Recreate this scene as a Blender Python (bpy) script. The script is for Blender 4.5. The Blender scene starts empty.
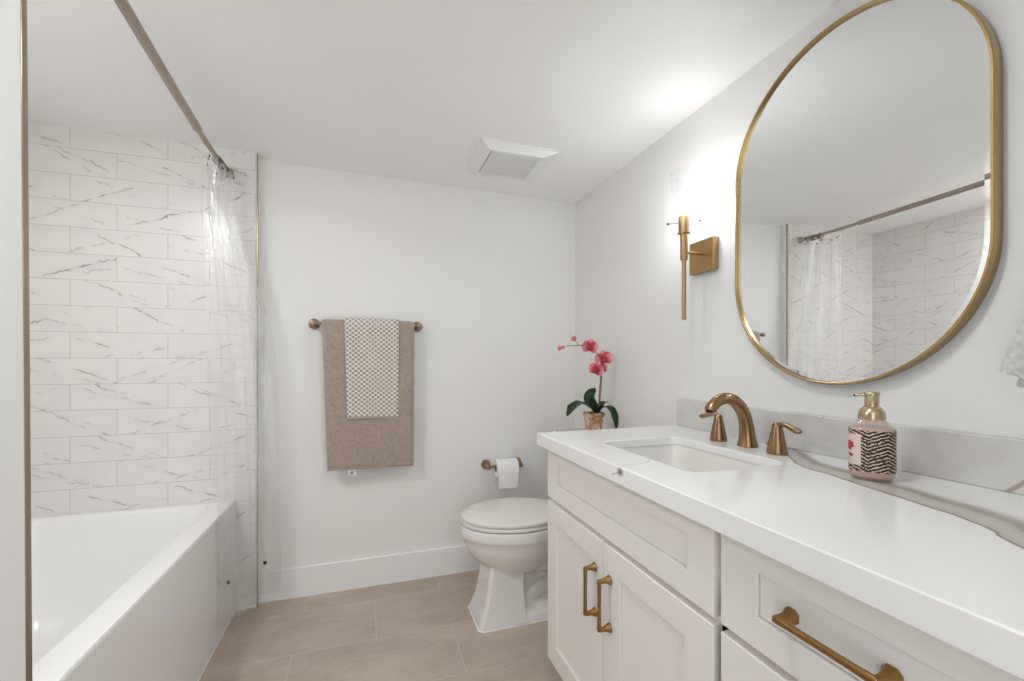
import bpy, bmesh, math, random
from math import sin, cos, pi, radians, sqrt
from mathutils import Vector, noise
random.seed(7)
S = bpy.context.scene
COL = S.collection

# ------------------------------------------------------------------ camera
cd = bpy.data.cameras.new('camera')
cam = bpy.data.objects.new('camera', cd); COL.objects.link(cam)
cam.location = (0, 0, 1.112)
cam.rotation_euler = (radians(90), 0, radians(-18.2))
cd.sensor_fit = 'HORIZONTAL'; cd.sensor_width = 36
cd.lens = 436.4 / 1024 * 36
cd.shift_x = 0.0; cd.shift_y = 22.5 / 1024
cd.clip_start = 0.01
S.camera = cam

# ------------------------------------------------------------------ world, exposure
w = bpy.data.worlds.new('hall_daylight'); S.world = w; w.use_nodes = True
bg = w.node_tree.nodes['Background']
bg.inputs[0].default_value = (0.93, 0.97, 1.0, 1); bg.inputs[1].default_value = 1.3
S.view_settings.view_transform = 'Standard'; S.view_settings.look = 'None'
S.view_settings.gamma = 1; S.view_settings.use_curve_mapping = False
S.view_settings.exposure = 0.60
cy = S.cycles
cy.use_denoising = True
cy.max_bounces = 12; cy.diffuse_bounces = 7; cy.glossy_bounces = 6
cy.transmission_bounces = 6; cy.transparent_max_bounces = 24
cy.caustics_reflective = False; cy.caustics_refractive = False
cy.sample_clamp_indirect = 6

ADDED_LIGHT = 72.0      # emission of the added, unseen ceiling light near the doorway
SHOWER_LIGHT = 130.0
BULB = 60.0           # emission of the sconce bulb

# room dimensions (metres)
XL, XR, YB, YN = -1.335, 1.145, 2.300, -0.12
YT = 2.250            # face of the tiled shower wall
XT = -0.477           # outer edge of the tile / wing wall end
def ceil_z(x):
    pts = [(-1.6, 2.070), (-0.60, 2.070), (-0.35, 2.058), (1.4, 2.037)]
    for (a, za), (b, zb) in zip(pts, pts[1:]):
        if x <= b: return za + (zb - za) * (x - a) / (b - a)
    return 2.037

# ------------------------------------------------------------------ node helpers
class NT:
    def __init__(s, name):
        s.m = bpy.data.materials.new(name); s.m.use_nodes = True
        s.t = s.m.node_tree; s.b = s.t.nodes['Principled BSDF']
        s.out = s.t.nodes['Material Output']
    def n(s, kind, **kw):
        x = s.t.nodes.new(kind)
        for k, v in kw.items(): setattr(x, k, v)
        return x
    def put(s, sock, v):
        if hasattr(v, 'is_output') or isinstance(v, bpy.types.NodeSocket): s.t.links.new(v, sock)
        elif isinstance(v, (tuple, list)) and len(v) == 3 and sock.type == 'RGBA': sock.default_value = (*v, 1)
        else: sock.default_value = v
    def math(s, op, a, b=None, c=None, clamp=False):
        x = s.n('ShaderNodeMath', operation=op, use_clamp=clamp)
        s.put(x.inputs[0], a)
        if b is not None: s.put(x.inputs[1], b)
        if c is not None: s.put(x.inputs[2], c)
        return x.outputs[0]
    def vmath(s, op, a, b=None, scale=None):
        x = s.n('ShaderNodeVectorMath', operation=op)
        s.put(x.inputs[0], a)
        if b is not None: s.put(x.inputs[1], b)
        if scale is not None: s.put(x.inputs['Scale'], scale)
        return x.outputs[0] if op not in ('LENGTH', 'DISTANCE') else x.outputs[1]
    def pos(s): return s.n('ShaderNodeNewGeometry').outputs['Position']
    def obj(s): return s.n('ShaderNodeTexCoord').outputs['Object']
    def uv(s): return s.n('ShaderNodeTexCoord').outputs['UV']
    def sep(s, v):
        x = s.n('ShaderNodeSeparateXYZ'); s.put(x.inputs[0], v); return x.outputs
    def comb(s, x, y, z=0.0):
        c = s.n('ShaderNodeCombineXYZ')
        s.put(c.inputs[0], x); s.put(c.inputs[1], y); s.put(c.inputs[2], z); return c.outputs[0]
    def noise(s, v, scale, detail=2.0, rough=0.5, dist=0.0):
        x = s.n('ShaderNodeTexNoise'); s.put(x.inputs['Vector'], v)
        x.inputs['Scale'].default_value = scale; x.inputs['Detail'].default_value = detail
        x.inputs['Roughness'].default_value = rough; x.inputs['Distortion'].default_value = dist
        return x.outputs['Fac']
    def ramp(s, f, stops):
        x = s.n('ShaderNodeValToRGB'); s.put(x.inputs[0], f)
        e = x.color_ramp.elements
        while len(e) > 1: e.remove(e[-1])
        e[0].position = stops[0][0]; e[0].color = (*stops[0][1], 1)
        for p, c in stops[1:]:
            k = e.new(p); k.color = (*c, 1)
        return x.outputs[0]
    def rng(s, v, a, b, c=0.0, d=1.0, smooth=False):
        x = s.n('ShaderNodeMapRange'); s.put(x.inputs[0], v)
        if smooth: x.interpolation_type = 'SMOOTHSTEP'
        for i, q in enumerate((a, b, c, d)): x.inputs[i + 1].default_value = q
        return x.outputs[0]
    def mix(s, f, a, b):
        x = s.n('ShaderNodeMix', data_type='RGBA')
        s.put(x.inputs[0], f); s.put(x.inputs[6], a); s.put(x.inputs[7], b); return x.outputs[2]
    def curve(s, v, pts):
        x = s.n('ShaderNodeFloatCurve'); s.put(x.inputs['Value'], v)
        c = x.mapping.curves[0]
        c.points[0].location = pts[0]; c.points[1].location = pts[-1]
        for p in pts[1:-1]: c.points.new(*p)
        for p in c.points: p.handle_type = 'AUTO'
        x.mapping.update(); return x.outputs[0]
    def bump(s, h, strength=0.3, dist=0.001):
        x = s.n('ShaderNodeBump'); x.inputs['Strength'].default_value = strength
        x.inputs['Distance'].default_value = dist; s.put(x.inputs['Height'], h)
        s.t.links.new(x.outputs[0], s.b.inputs['Normal']); return x.outputs[0]
    def base(s, c): s.put(s.b.inputs['Base Color'], c); return s
    def set(s, **kw):
        for k, v in kw.items(): s.put(s.b.inputs[k.replace('_', ' ')], v)
        return s

MATS = {}
def simple(name, col, rough=0.5, metal=0.0, **kw):
    t = NT(name); t.base(col); t.set(Roughness=rough, Metallic=metal, **kw); MATS[name] = t.m; return t

def paint(name, col, rough, bump=0.05, scale=220):
    t = NT(name)
    n1 = t.noise(t.pos(), 2.5, 2)
    t.base(t.mix(t.rng(n1, .3, .7), tuple(c * .985 for c in col), col))
    t.set(Roughness=rough)
    t.bump(t.noise(t.pos(), scale, 2), bump, 0.001)
    MATS[name] = t.m; return t
paint('wall_paint', (.84, .832, .815), .55)
paint('ceiling_paint', (.93, .927, .92), .6)
paint('trim_paint', (.86, .86, .85), .35, .02)
paint('cabinet_paint', (.82, .785, .76), .33, .02)

def tile_mat():
    t = NT('marble_subway_tile')
    g = t.n('ShaderNodeNewGeometry')
    px, py, pz = t.sep(g.outputs['Position'])
    nx, ny, nz = t.sep(g.outputs['Normal'])
    side = t.math('GREATER_THAN', t.math('ABSOLUTE', nx), .5)
    u = t.math('ADD', t.math('MULTIPLY', px, t.math('SUBTRACT', 1.0, side)),
               t.math('MULTIPLY', t.math('ADD', py, .07), side))
    u = t.math('ADD', u, 1.0 + .1665 + .333 * 20 - .012)
    v = t.math('ADD', pz, -.597 + .107 * 10)
    vec = t.comb(u, v, 0)
    br = t.n('ShaderNodeTexBrick', offset=.536, offset_frequency=2, squash=1.0, squash_frequency=2)
    t.put(br.inputs['Vector'], vec)
    t.put(br.inputs['Color1'], (0, 0, 0)); t.put(br.inputs['Color2'], (1, 1, 1)); t.put(br.inputs['Mortar'], (0, 0, 0))
    for k, q in (('Scale', 1.0), ('Mortar Size', .0013), ('Mortar Smooth', .15), ('Bias', 0.0), ('Brick Width', .333), ('Row Height', .107)):
        br.inputs[k].default_value = q
    rnd = t.sep(br.outputs['Color'])[0]
    mortar = br.outputs['Fac']
    # veins: each tile has its own thin diagonal strokes
    row = t.math('FLOOR', t.math('DIVIDE', v, .107))
    odd = t.math('MODULO', row, 2.0)
    uu = t.math('ADD', u, t.math('MULTIPLY', t.math('SUBTRACT', 1.0, odd), .1785))
    lx = t.math('MULTIPLY', t.math('SUBTRACT', t.math('FRACT', t.math('DIVIDE', uu, .333)), .5), .333)
    ly = t.math('MULTIPLY', t.math('SUBTRACT', t.math('FRACT', t.math('DIVIDE', v, .107)), .5), .107)
    h1 = t.math('FRACT', t.math('MULTIPLY', t.math('ADD', rnd, .13), 91.7)); h2 = t.math('FRACT', t.math('MULTIPLY', t.math('ADD', rnd, .31), 57.3))
    h3 = t.math('FRACT', t.math('MULTIPLY', t.math('ADD', rnd, .53), 33.1))
    off = t.math('MULTIPLY', rnd, 37.0)
    q = t.comb(t.math('ADD', lx, off), ly, off)
    wig = t.math('MULTIPLY', t.math('SUBTRACT', t.noise(q, 16.0, 5, .65), .5), .045)
    wig2 = t.math('MULTIPLY', t.math('SUBTRACT', t.noise(q, 55.0, 4, .7), .5), .012)
    vein = 0.0
    for slope0, cc, hh, amp, sd in ((.34, .05, h1, .76, 9.0), (.20, .09, h2, .46, 21.0)):
        sg = t.math('SUBTRACT', t.math('MULTIPLY', t.math('GREATER_THAN', hh, .42), 2.0), 1.0)
        sl = t.math('MULTIPLY', sg, t.math('ADD', t.math('MULTIPLY', h3, .25), slope0))
        ce = t.math('MULTIPLY', t.math('SUBTRACT', h2 if hh is h1 else h3, .5), cc)
        d = t.math('SUBTRACT', ly, t.math('ADD', t.math('MULTIPLY', lx, t.math('MULTIPLY', sl, -1.0)), t.math('ADD', ce, t.math('ADD', wig, wig2))))
        d = t.math('ABSOLUTE', d)
        along = t.noise(t.comb(t.math('ADD', lx, t.math('MULTIPLY', hh, sd)), sd, off), 15.0, 2, .6)
        gate = t.rng(along, .40, .60, 0, 1, True)
        fl = t.math('MULTIPLY', t.rng(along, .46, .70), .0034)
        thin = t.rng(t.math('DIVIDE', d, t.math('ADD', fl, .0011)), .2, 1.0, 1, 0, True)
        soft = t.math('MULTIPLY', t.rng(d, 0, .018, 1, 0, True), .13)
        k = t.math('MULTIPLY', t.math('MULTIPLY', t.math('ADD', thin, soft), gate), amp)
        vein = k if isinstance(vein, float) else t.math('MAXIMUM', vein, k)
    cl = t.rng(t.noise(q, 9.0, 3, .5), .35, .75)
    c = t.mix(cl, (.80, .775, .755), (.755, .735, .72))
    c = t.mix(vein, c, (.27, .235, .22))
    c = t.mix(t.math('MULTIPLY', mortar, .8), c, (.47, .43, .41))
    t.base(c); t.set(Roughness=t.rng(mortar, 0, 1, .25, .7))
    t.bump(t.math('SUBTRACT', 1.0, mortar), .4, .001)
    MATS['tile'] = t.m
tile_mat()

def floor_mat():
    t = NT('stone_floor_tile')
    px, py, pz = t.sep(t.pos())
    vec = t.comb(t.math('ADD', px, -.335 + .61 * 8), t.math('ADD', py, -1.843 + .305 * 10), 0)
    br = t.n('ShaderNodeTexBrick', offset=.5, offset_frequency=2)
    t.put(br.inputs['Vector'], vec)
    t.put(br.inputs['Color1'], (0, 0, 0)); t.put(br.inputs['Color2'], (1, 1, 1)); t.put(br.inputs['Mortar'], (0, 0, 0))
    for k, q in (('Scale', 1.0), ('Mortar Size', .0022), ('Mortar Smooth', .1), ('Bias', 0.0), ('Brick Width', .61), ('Row Height', .305)):
        br.inputs[k].default_value = q
    rnd = t.sep(br.outputs['Color'])[0]; mortar = br.outputs['Fac']
    off = t.math('MULTIPLY', rnd, 11.0)
    q = t.comb(t.math('ADD', px, off), t.math('ADD', t.math('MULTIPLY', py, 1.8), off), off)
    a = t.noise(q, 4.0, 6, .62, .5); b = t.noise(q, 32.0, 4, .6)
    f = t.math('ADD', t.math('MULTIPLY', a, .72), t.math('MULTIPLY', b, .28))
    c = t.ramp(f, [(.34, (.40, .325, .265)), (.5, (.475, .39, .325)), (.66, (.55, .46, .39))])
    ln = t.rng(t.math('ABSOLUTE', t.math('SUBTRACT', a, .52)), 0, .012, .16, 0, True)
    c = t.mix(ln, c, (.56, .49, .42))
    c = t.mix(t.math('MULTIPLY', t.math('SUBTRACT', rnd, .5), .10), c, (.30, .25, .21))
    c = t.mix(t.math('MULTIPLY', mortar, .75), c, (.56, .49, .42))
    t.base(c); t.set(Roughness=t.rng(b, .3, .7, .36, .5))
    t.bump(t.math('SUBTRACT', t.math('MULTIPLY', b, .25), mortar), .25, .0015)
    MATS['floor_tile'] = t.m
floor_mat()

def brushed(name, col, dark, rough=.3):
    t = NT(name)
    x, y, z = t.sep(t.obj())
    n = t.noise(t.comb(t.math('MULTIPLY', x, 500.0), t.math('MULTIPLY', y, 500.0), t.math('MULTIPLY', z, 30.0)), 1.0, 2)
    t.base(t.mix(t.rng(n, .0, 1.0, .3, .9), dark, col)); t.set(Roughness=rough, Metallic=1.0)
    MATS[name] = t.m
brushed('bronze', (.36, .235, .13), (.30, .19, .10), .24)
brushed('dark_bronze', (.36, .215, .085), (.30, .175, .065), .34)
simple('gold', (.47, .325, .15), .27, 1.0)
brushed('sconce_gold', (.46, .295, .145), (.41, .26, .125), .32)
brushed('towel_bar_bronze', (.36, .255, .17), (.30, .21, .14), .34)
brushed('nickel', (.43, .37, .32), (.36, .31, .27), .32)
brushed('trim_metal', (.42, .36, .26), (.40, .34, .24), .27)
brushed('ring_metal', (.26, .21, .17), (.22, .18, .15), .25)
brushed('pump_gold', (.56, .47, .30), (.53, .44, .28), .24)
simple('dark_metal', (.05, .045, .04), .4, 1.0)
simple('porcelain', (.79, .77, .745), .09, Coat_Weight=.3)
simple('tub_acrylic', (.86, .855, .845), .16)
simple('white_plastic', (.84, .84, .83), .35)
simple('panel_plastic', (.72, .715, .70), .45)
simple('caulk', (.80, .78, .75), .5)
simple('paper', (.86, .85, .84), .9)
simple('cardboard', (.35, .25, .17), .9)
simple('mirror_silver', (.90, .915, .915), .0, 1.0)
simple('dark_gap', (.06, .055, .05), .8)
simple('label_white', (.80, .79, .77), .7)
simple('ink', (.03, .03, .03), .7)
simple('stake', (.30, .17, .09), .7)
simple('moss', (.10, .06, .035), .95)
simple('drain_metal', (.5, .36, .22), .3, 1.0)

def terry(name, a, b):
    t = NT(name)
    n = t.noise(t.obj(), 420.0, 3, .7); m = t.noise(t.obj(), 60.0, 3, .6)
    f = t.math('ADD', t.math('MULTIPLY', n, .6), t.math('MULTIPLY', m, .4))
    t.base(t.mix(t.rng(f, .35, .65), a, b)); t.set(Roughness=.97, Sheen_Weight=.35)
    t.bump(n, .9, .004); MATS[name] = t.m
terry('taupe_terry', (.33, .255, .21), (.53, .43, .365))
terry('white_terry', (.80, .795, .78), (.90, .89, .88))

def checker():
    t = NT('checker_terry')
    u, v, _ = t.sep(t.uv())
    wob = t.math('MULTIPLY', t.math('SUBTRACT', t.noise(t.uv(), 6.0, 2), .5), .006)
    su = t.math('SINE', t.math('MULTIPLY', t.math('ADD', u, wob), 2 * pi / .0255))
    sv = t.math('SINE', t.math('MULTIPLY', t.math('ADD', v, wob), 2 * pi / .0215))
    p = t.math('MULTIPLY', su, sv)
    n = t.noise(t.obj(), 380.0, 3, .7)
    f = t.rng(t.math('ADD', p, t.math('MULTIPLY', t.math('SUBTRACT', n, .5), .9)), -.02, .22, 0, 1, True)
    f2 = t.math('MULTIPLY', f, 1.0)
    hem = t.math('LESS_THAN', v, .012)
    c = t.mix(f2, (.80, .77, .73), (.36, .29, .24))
    c = t.mix(hem, c, (.52, .44, .37))
    t.base(c); t.set(Roughness=.97, Sheen_Weight=.3)
    t.bump(t.math('SUBTRACT', n, t.math('MULTIPLY', f, .6)), .8, .003); MATS['checker_terry'] = t.m
checker()

def clear(name, tint, refl, rough, bumps=None, haze=0.0, hazecol=(.9, .9, .9)):
    """thin clear sheet: see-through with a fresnel reflection and, if hazy, a little diffuse."""
    t = NT(name); t.t.nodes.remove(t.b)
    tr = t.n('ShaderNodeBsdfTransparent'); tr.inputs[0].default_value = (*tint, 1)
    gl = t.n('ShaderNodeBsdfGlossy'); gl.inputs['Roughness'].default_value = rough
    gl.inputs['Color'].default_value = (1, 1, 1, 1)
    lw = t.n('ShaderNodeLayerWeight'); lw.inputs['Blend'].default_value = .5
    f = t.math('ADD', t.math('MULTIPLY', t.math('POWER', lw.outputs['Facing'], 3.0), refl), .045, clamp=True)
    if bumps:
        bp = t.n('ShaderNodeBump'); bp.inputs['Strength'].default_value = bumps[1]; bp.inputs['Distance'].default_value = bumps[2]
        x, y, z = t.sep(t.obj())
        t.put(bp.inputs['Height'], t.noise(t.comb(x, y, t.math('MULTIPLY', z, .22)), bumps[0], 3, .55, .6))
        t.t.links.new(bp.outputs[0], gl.inputs['Normal'])
    m = t.n('ShaderNodeMixShader'); t.put(m.inputs[0], f)
    src = tr.outputs[0]
    if haze:
        df = t.n('ShaderNodeBsdfDiffuse'); df.inputs[0].default_value = (*hazecol, 1)
        tl = t.n('ShaderNodeBsdfTranslucent'); tl.inputs[0].default_value = (*hazecol, 1)
        ms = t.n('ShaderNodeMixShader'); ms.inputs[0].default_value = .5
        t.put(ms.inputs[1], df.outputs[0]); t.put(ms.inputs[2], tl.outputs[0])
        mh = t.n('ShaderNodeMixShader'); mh.inputs[0].default_value = haze
        t.put(mh.inputs[1], tr.outputs[0]); t.put(mh.inputs[2], ms.outputs[0]); src = mh.outputs[0]
    t.put(m.inputs[1], src); t.put(m.inputs[2], gl.outputs[0])
    t.put(t.out.inputs[0], m.outputs[0]); MATS[name] = t.m
clear('clear_glass', (.97, .975, .975), .7, .02)
clear('clear_vinyl', (.988, .99, .99), .66, .08, (16.0, 1.0, .03), .048, (.95, .95, .95))
clear('clear_bottle', (.93, .87, .84), .7, .05, None, .22, (.85, .72, .66))

def emit(name, col, strength):
    t = NT(name); t.base((0.9, 0.9, 0.9))
    t.b.inputs['Emission Color'].default_value = (*col, 1); t.b.inputs['Emission Strength'].default_value = strength
    MATS[name] = t.m
emit('added_light_lens', (.97, 1.0, 1.0), ADDED_LIGHT)
emit('shower_lens', (.97, .99, 1.0), SHOWER_LIGHT)
emit('bulb_glow', (.97, .985, 1.0), BULB)

def quartz():
    t = NT('veined_quartz')
    p = t.pos(); x, y, z = t.sep(p)
    wob = t.math('MULTIPLY', t.math('SUBTRACT', t.noise(p, 14.0, 4, .6), .5), .016)
    yn = t.rng(y, .15, 1.05)
    def N(pts): return [((a - .15) / .9, b - .6) for a, b in pts]
    low = t.curve(yn, N([(.15, .70), (.25, .755), (.332, .800), (.36, .820), (.375, .840), (.422, .865), (.487, .883), (.558, .902), (.654, .929), (.744, .949), (.80, .985), (.86, 1.035), (.93, 1.075), (1.05, 1.16)]))
    d = t.math('SUBTRACT', t.math('ADD', x, wob), t.math('ADD', low, .6))
    wd = t.rng(y, .3, 1.0, .112, .075)
    q = t.math('DIVIDE', d, wd)
    soft = t.noise(t.comb(x, t.math('MULTIPLY', y, .35), z), 30.0, 3, .6)
    band = t.ramp(t.math('ADD', q, t.math('MULTIPLY', t.math('SUBTRACT', soft, .5), .22)),
                  [(0.0, (.36, .29, .23)), (.08, (.49, .46, .43)), (.25, (.56, .54, .51)), (.45, (.50, .47, .44)), (.60, (.33, .29, .25)), (.74, (.43, .40, .37)), (.86, (.72, .71, .69)), (1.0, (.87, .865, .855))])
    white = (.87, .865, .855)
    inb = t.rng(q, -.02, 0.0); edge = t.math('MULTIPLY', t.rng(q, -.035, .01, 0, 1), t.rng(q, .015, .06, 1, 0))
    c = t.mix(inb, white, band)
    c = t.mix(t.math('MULTIPLY', edge, .85), c, (.22, .16, .11))
    # thin grey hairline near the sink and the brown fleck in the front edge
    hx = t.rng(x, .54, .67)
    hl = t.curve(hx, [(0.0, .36), (.27, .33), (.55, .36), (.75, .46), (.89, .63), (1.0, .76)])
    hd = t.math('ABSOLUTE', t.math('SUBTRACT', y, t.math('ADD', t.math('MULTIPLY', hl, .1), .85)))
    hm = t.math('MULTIPLY', t.rng(hd, .0005, .0025, 1, 0), t.math('MULTIPLY', t.rng(x, .655, .66, 1, 0), t.math('GREATER_THAN', z, .8735)))
    c = t.mix(t.math('MULTIPLY', hm, .6), c, (.36, .35, .34))
    dd = t.vmath('DISTANCE', t.comb(x, t.math('MULTIPLY', y, .75), t.math('ADD', z, wob)), (.548, .872 * .75, .861))
    c = t.mix(t.rng(dd, .004, .013, .9, 0), c, (.22, .14, .09))
    dl = t.math('ABSOLUTE', t.math('SUBTRACT', t.math('ADD', z, wob), t.math('ADD', .858, t.math('MULTIPLY', t.math('SUBTRACT', .875, y), .35))))
    lm = t.math('MULTIPLY', t.rng(dl, .0004, .0018, .7, 0), t.math('MULTIPLY', t.rng(y, .905, .91, 1, 0), t.rng(y, .862, .866)))
    c = t.mix(t.math('MULTIPLY', lm, t.rng(x, .552, .556, 1, 0)), c, (.22, .15, .10))
    t.base(c); t.set(Roughness=.17); MATS['quartz'] = t.m
    # backsplash slab
    t = NT('veined_quartz_splash')
    p = t.pos(); x, y, z = t.sep(p)
    cl = t.noise(p, 6.0, 4, .6)
    wob = t.math('MULTIPLY', t.math('SUBTRACT', t.noise(p, 20.0, 3, .6), .5), .012)
    c = t.mix(t.rng(cl, .4, .7), (.66, .645, .625), (.56, .54, .52))
    def line(y0, z0, y1, z1, w, amt, col, c):
        L = sqrt((y1 - y0) ** 2 + (z1 - z0) ** 2); a, b = (z1 - z0) / L, -(y1 - y0) / L
        dd = t.math('ADD', t.math('ADD', t.math('MULTIPLY', y, a), t.math('MULTIPLY', z, b)), wob)
        dd = t.math('ABSOLUTE', t.math('SUBTRACT', dd, a * y0 + b * z0))
        return t.mix(t.rng(dd, w * .4, w, amt, 0), c, col)
    c = line(.480, .874, .448, .908, .0055, .85, (.36, .27, .20), c)
    c = line(1.176, .971, 1.105, .872, .004, .5, (.55, .53, .51), c)
    t.base(c); t.set(Roughness=.2); MATS['quartz_splash'] = t.m
quartz()

def leaf_mat():
    t = NT('orchid_leaf'); n = t.noise(t.obj(), 30.0, 3)
    t.base(t.mix(n, (.004, .020, .007), (.014, .055, .012))); t.set(Roughness=.42, Specular_IOR_Level=.3); MATS['leaf'] = t.m
    t = NT('orchid_petal')
    u, v, _ = t.sep(t.uv())
    n = t.noise(t.obj(), 120.0, 4, .7)
    f = t.math('ADD', t.math('MULTIPLY', v, .8), t.math('MULTIPLY', t.math('SUBTRACT', n, .5), 1.6))
    t.base(t.ramp(f, [(.10, (.38, .02, .04)), (.36, (.62, .10, .13)), (.62, (.74, .30, .29)), (.9, (.84, .58, .52))]))
    t.set(Roughness=.6); MATS['petal'] = t.m
    simple('lip_red', (.36, .015, .03), .5)
    simple('green_stem', (.16, .15, .07), .6)
    simple('bud_pink', (.62, .17, .16), .5)
    t = NT('aged_clay'); n = t.noise(t.obj(), 38.0, 4, .6)
    t.base(t.ramp(n, [(.38, (.42, .19, .09)), (.5, (.60, .36, .22)), (.6, (.74, .64, .53))]))
    t.set(Roughness=.85); t.bump(n, .3, .002); MATS['clay'] = t.m
leaf_mat()

def label_mat():
    t = NT('soap_label')
    u, v, _ = t.sep(t.uv())                                   # u: angle 0..1 round the bottle, v: height 0..1
    # animal-stripe chevrons
    zig = t.math('PINGPONG', t.math('ADD', t.math('MULTIPLY', u, 8.2), .35), 1.0)
    n = t.noise(t.comb(t.math('MULTIPLY', u, 26.0), t.math('MULTIPLY', v, 9.0)), 1.0, 3, .6)
    ph = t.math('ADD', t.math('ADD', t.math('MULTIPLY', v, 12.0), t.math('MULTIPLY', zig, 2.1)), t.math('MULTIPLY', n, 1.15))
    st = t.rng(t.math('SINE', t.math('MULTIPLY', ph, 2 * pi)), .30, .62)
    gaps = t.rng(t.noise(t.comb(t.math('MULTIPLY', u, 60.0), t.math('MULTIPLY', v, 16.0)), 1.0, 2), .38, .46)
    st = t.math('MULTIPLY', st, gaps)
    c = t.mix(st, (.018, .012, .012), (.72, .54, .42))
    # pale front panel with a red flower
    pan = t.math('MULTIPLY', t.math('MULTIPLY', t.math('GREATER_THAN', u, .235), t.math('LESS_THAN', u, .520)),
                 t.math('MULTIPLY', t.math('GREATER_THAN', v, .14), t.math('LESS_THAN', v, .90)))
    fd = t.vmath('DISTANCE', t.comb(t.math('MULTIPLY', u, 2.2), v), (.415 * 2.2, .60, 0))
    n2 = t.noise(t.comb(t.math('MULTIPLY', u, 30.0), t.math('MULTIPLY', v, 14.0)), 1.0, 2)
    red = t.math('LESS_THAN', t.math('ADD', fd, t.math('MULTIPLY', t.math('SUBTRACT', n2, .5), .22)), .125)
    fd2 = t.vmath('DISTANCE', t.comb(t.math('MULTIPLY', u, 2.2), v), (.44 * 2.2, .37, 0))
    drk = t.math('LESS_THAN', t.math('ADD', fd2, t.math('MULTIPLY', t.math('SUBTRACT', n2, .5), .16)), .05)
    pc = t.mix(red, (.66, .55, .48), (.42, .02, .04)); pc = t.mix(drk, pc, (.14, .05, .04))
    c = t.mix(pan, c, pc)
    t.base(c); t.set(Roughness=.4); MATS['soap_label'] = t.m
    t = NT('soap_liquid'); t.base((.72, .57, .49)); t.set(Roughness=.15); MATS['soap_liquid'] = t.m
label_mat()

# ------------------------------------------------------------------ mesh helpers
class G:
    def __init__(s): s.v = []; s.f = []; s.uv = {}
    def add(s, vs, fs):
        o = len(s.v); s.v += [tuple(p) for p in vs]; s.f += [tuple(i + o for i in f) for f in fs]; return o
    def box(s, x0, x1, y0, y1, z0, z1):
        vs = [(x, y, z) for x in (x0, x1) for y in (y0, y1) for z in (z0, z1)]
        s.add(vs, [(0, 1, 3, 2), (4, 6, 7, 5), (0, 4, 5, 1), (2, 3, 7, 6), (0, 2, 6, 4), (1, 5, 7, 3)]); return s
    def loft(s, rings, cap0=True, cap1=True, closed=True):
        n = len(rings[0]); vs = [p for r in rings for p in r]; fs = []
        for i in range(len(rings) - 1):
            for j in range(n if closed else n - 1):
                k = (j + 1) % n
                fs.append((i * n + j, i * n + k, (i + 1) * n + k, (i + 1) * n + j))
        if cap0: fs.append(tuple(range(n - 1, -1, -1)))
        if cap1: fs.append(tuple((len(rings) - 1) * n + j for j in range(n)))
        s.add(vs, fs); return s
    def lathe(s, prof, c=(0, 0, 0), axis='z', n=32, cap0=True, cap1=True):
        rings = []
        for r, h in prof:
            ring = []
            for j in range(n):
                a = 2 * pi * j / n; p, q = r * cos(a), r * sin(a)
                ring.append({'z': (c[0] + p, c[1] + q, c[2] + h), 'x': (c[0] + h, c[1] + p, c[2] + q), 'y': (c[0] + p, c[1] + h, c[2] + q)}[axis])
            rings.append(ring)
        return s.loft(rings, cap0, cap1)
    def tube(s, path, rad, n=14, cap=True, flat=None):
        """sweep along a path; rad number or list; flat = (scale_side, scale_up) of the section or list of them"""
        P = [Vector(p) for p in path]; rings = []; side = None
        for i, p in enumerate(P):
            t = (P[min(i + 1, len(P) - 1)] - P[max(i - 1, 0)]).normalized()
            if side is None:
                ref = Vector((0, 0, 1)) if abs(t.z) < .9 else Vector((1, 0, 0))
                side = t.cross(ref).normalized()
            else:
                side = (side - t * side.dot(t)).normalized()
            up = side.cross(t).normalized()
            r = rad[i] if isinstance(rad, (list, tuple)) else rad
            fl = (1, 1) if flat is None else (flat[i] if isinstance(flat, list) else flat)
            rings.append([tuple(p + side * (r * fl[0] * cos(2 * pi * j / n)) + up * (r * fl[1] * sin(2 * pi * j / n))) for j in range(n)])
        return s.loft(rings, cap, cap)
    def build(s, name, mat, parent=None, sharp=38, bevel=0.0, segs=2, smooth=True, recalc=True, subsurf=0):
        org = Vector(parent['_o']) if parent is not None and '_o' in parent else (Vector(parent.location) if parent is not None else Vector((0, 0, 0)))
        me = bpy.data.meshes.new(name)
        me.from_pydata([tuple(Vector(p) - org) for p in s.v], [], s.f)
        if s.uv:
            lay = me.uv_layers.new(name='UVMap')
            for lp in me.loops: lay.data[lp.index].uv = s.uv.get(lp.vertex_index, (0, 0))
        bm = bmesh.new(); bm.from_mesh(me)
        if not s.uv: bmesh.ops.remove_doubles(bm, verts=bm.verts, dist=1e-6)
        if recalc: bmesh.ops.recalc_face_normals(bm, faces=bm.faces)
        bm.to_mesh(me); bm.free()
        for m in (mat if isinstance(mat, list) else [mat]): me.materials.append(MATS[m])
        if smooth:
            me.shade_smooth(); me.set_sharp_from_angle(angle=radians(sharp))
        o = bpy.data.objects.new(name, me); COL.objects.link(o)
        if parent is not None: o.parent = parent
        if bevel:
            b = o.modifiers.new('bevel', 'BEVEL'); b.width = bevel; b.segments = segs; b.limit_method = 'ANGLE'; b.angle_limit = radians(35)
        if subsurf:
            b = o.modifiers.new('smooth', 'SUBSURF'); b.levels = subsurf; b.render_levels = subsurf
        return o

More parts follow.
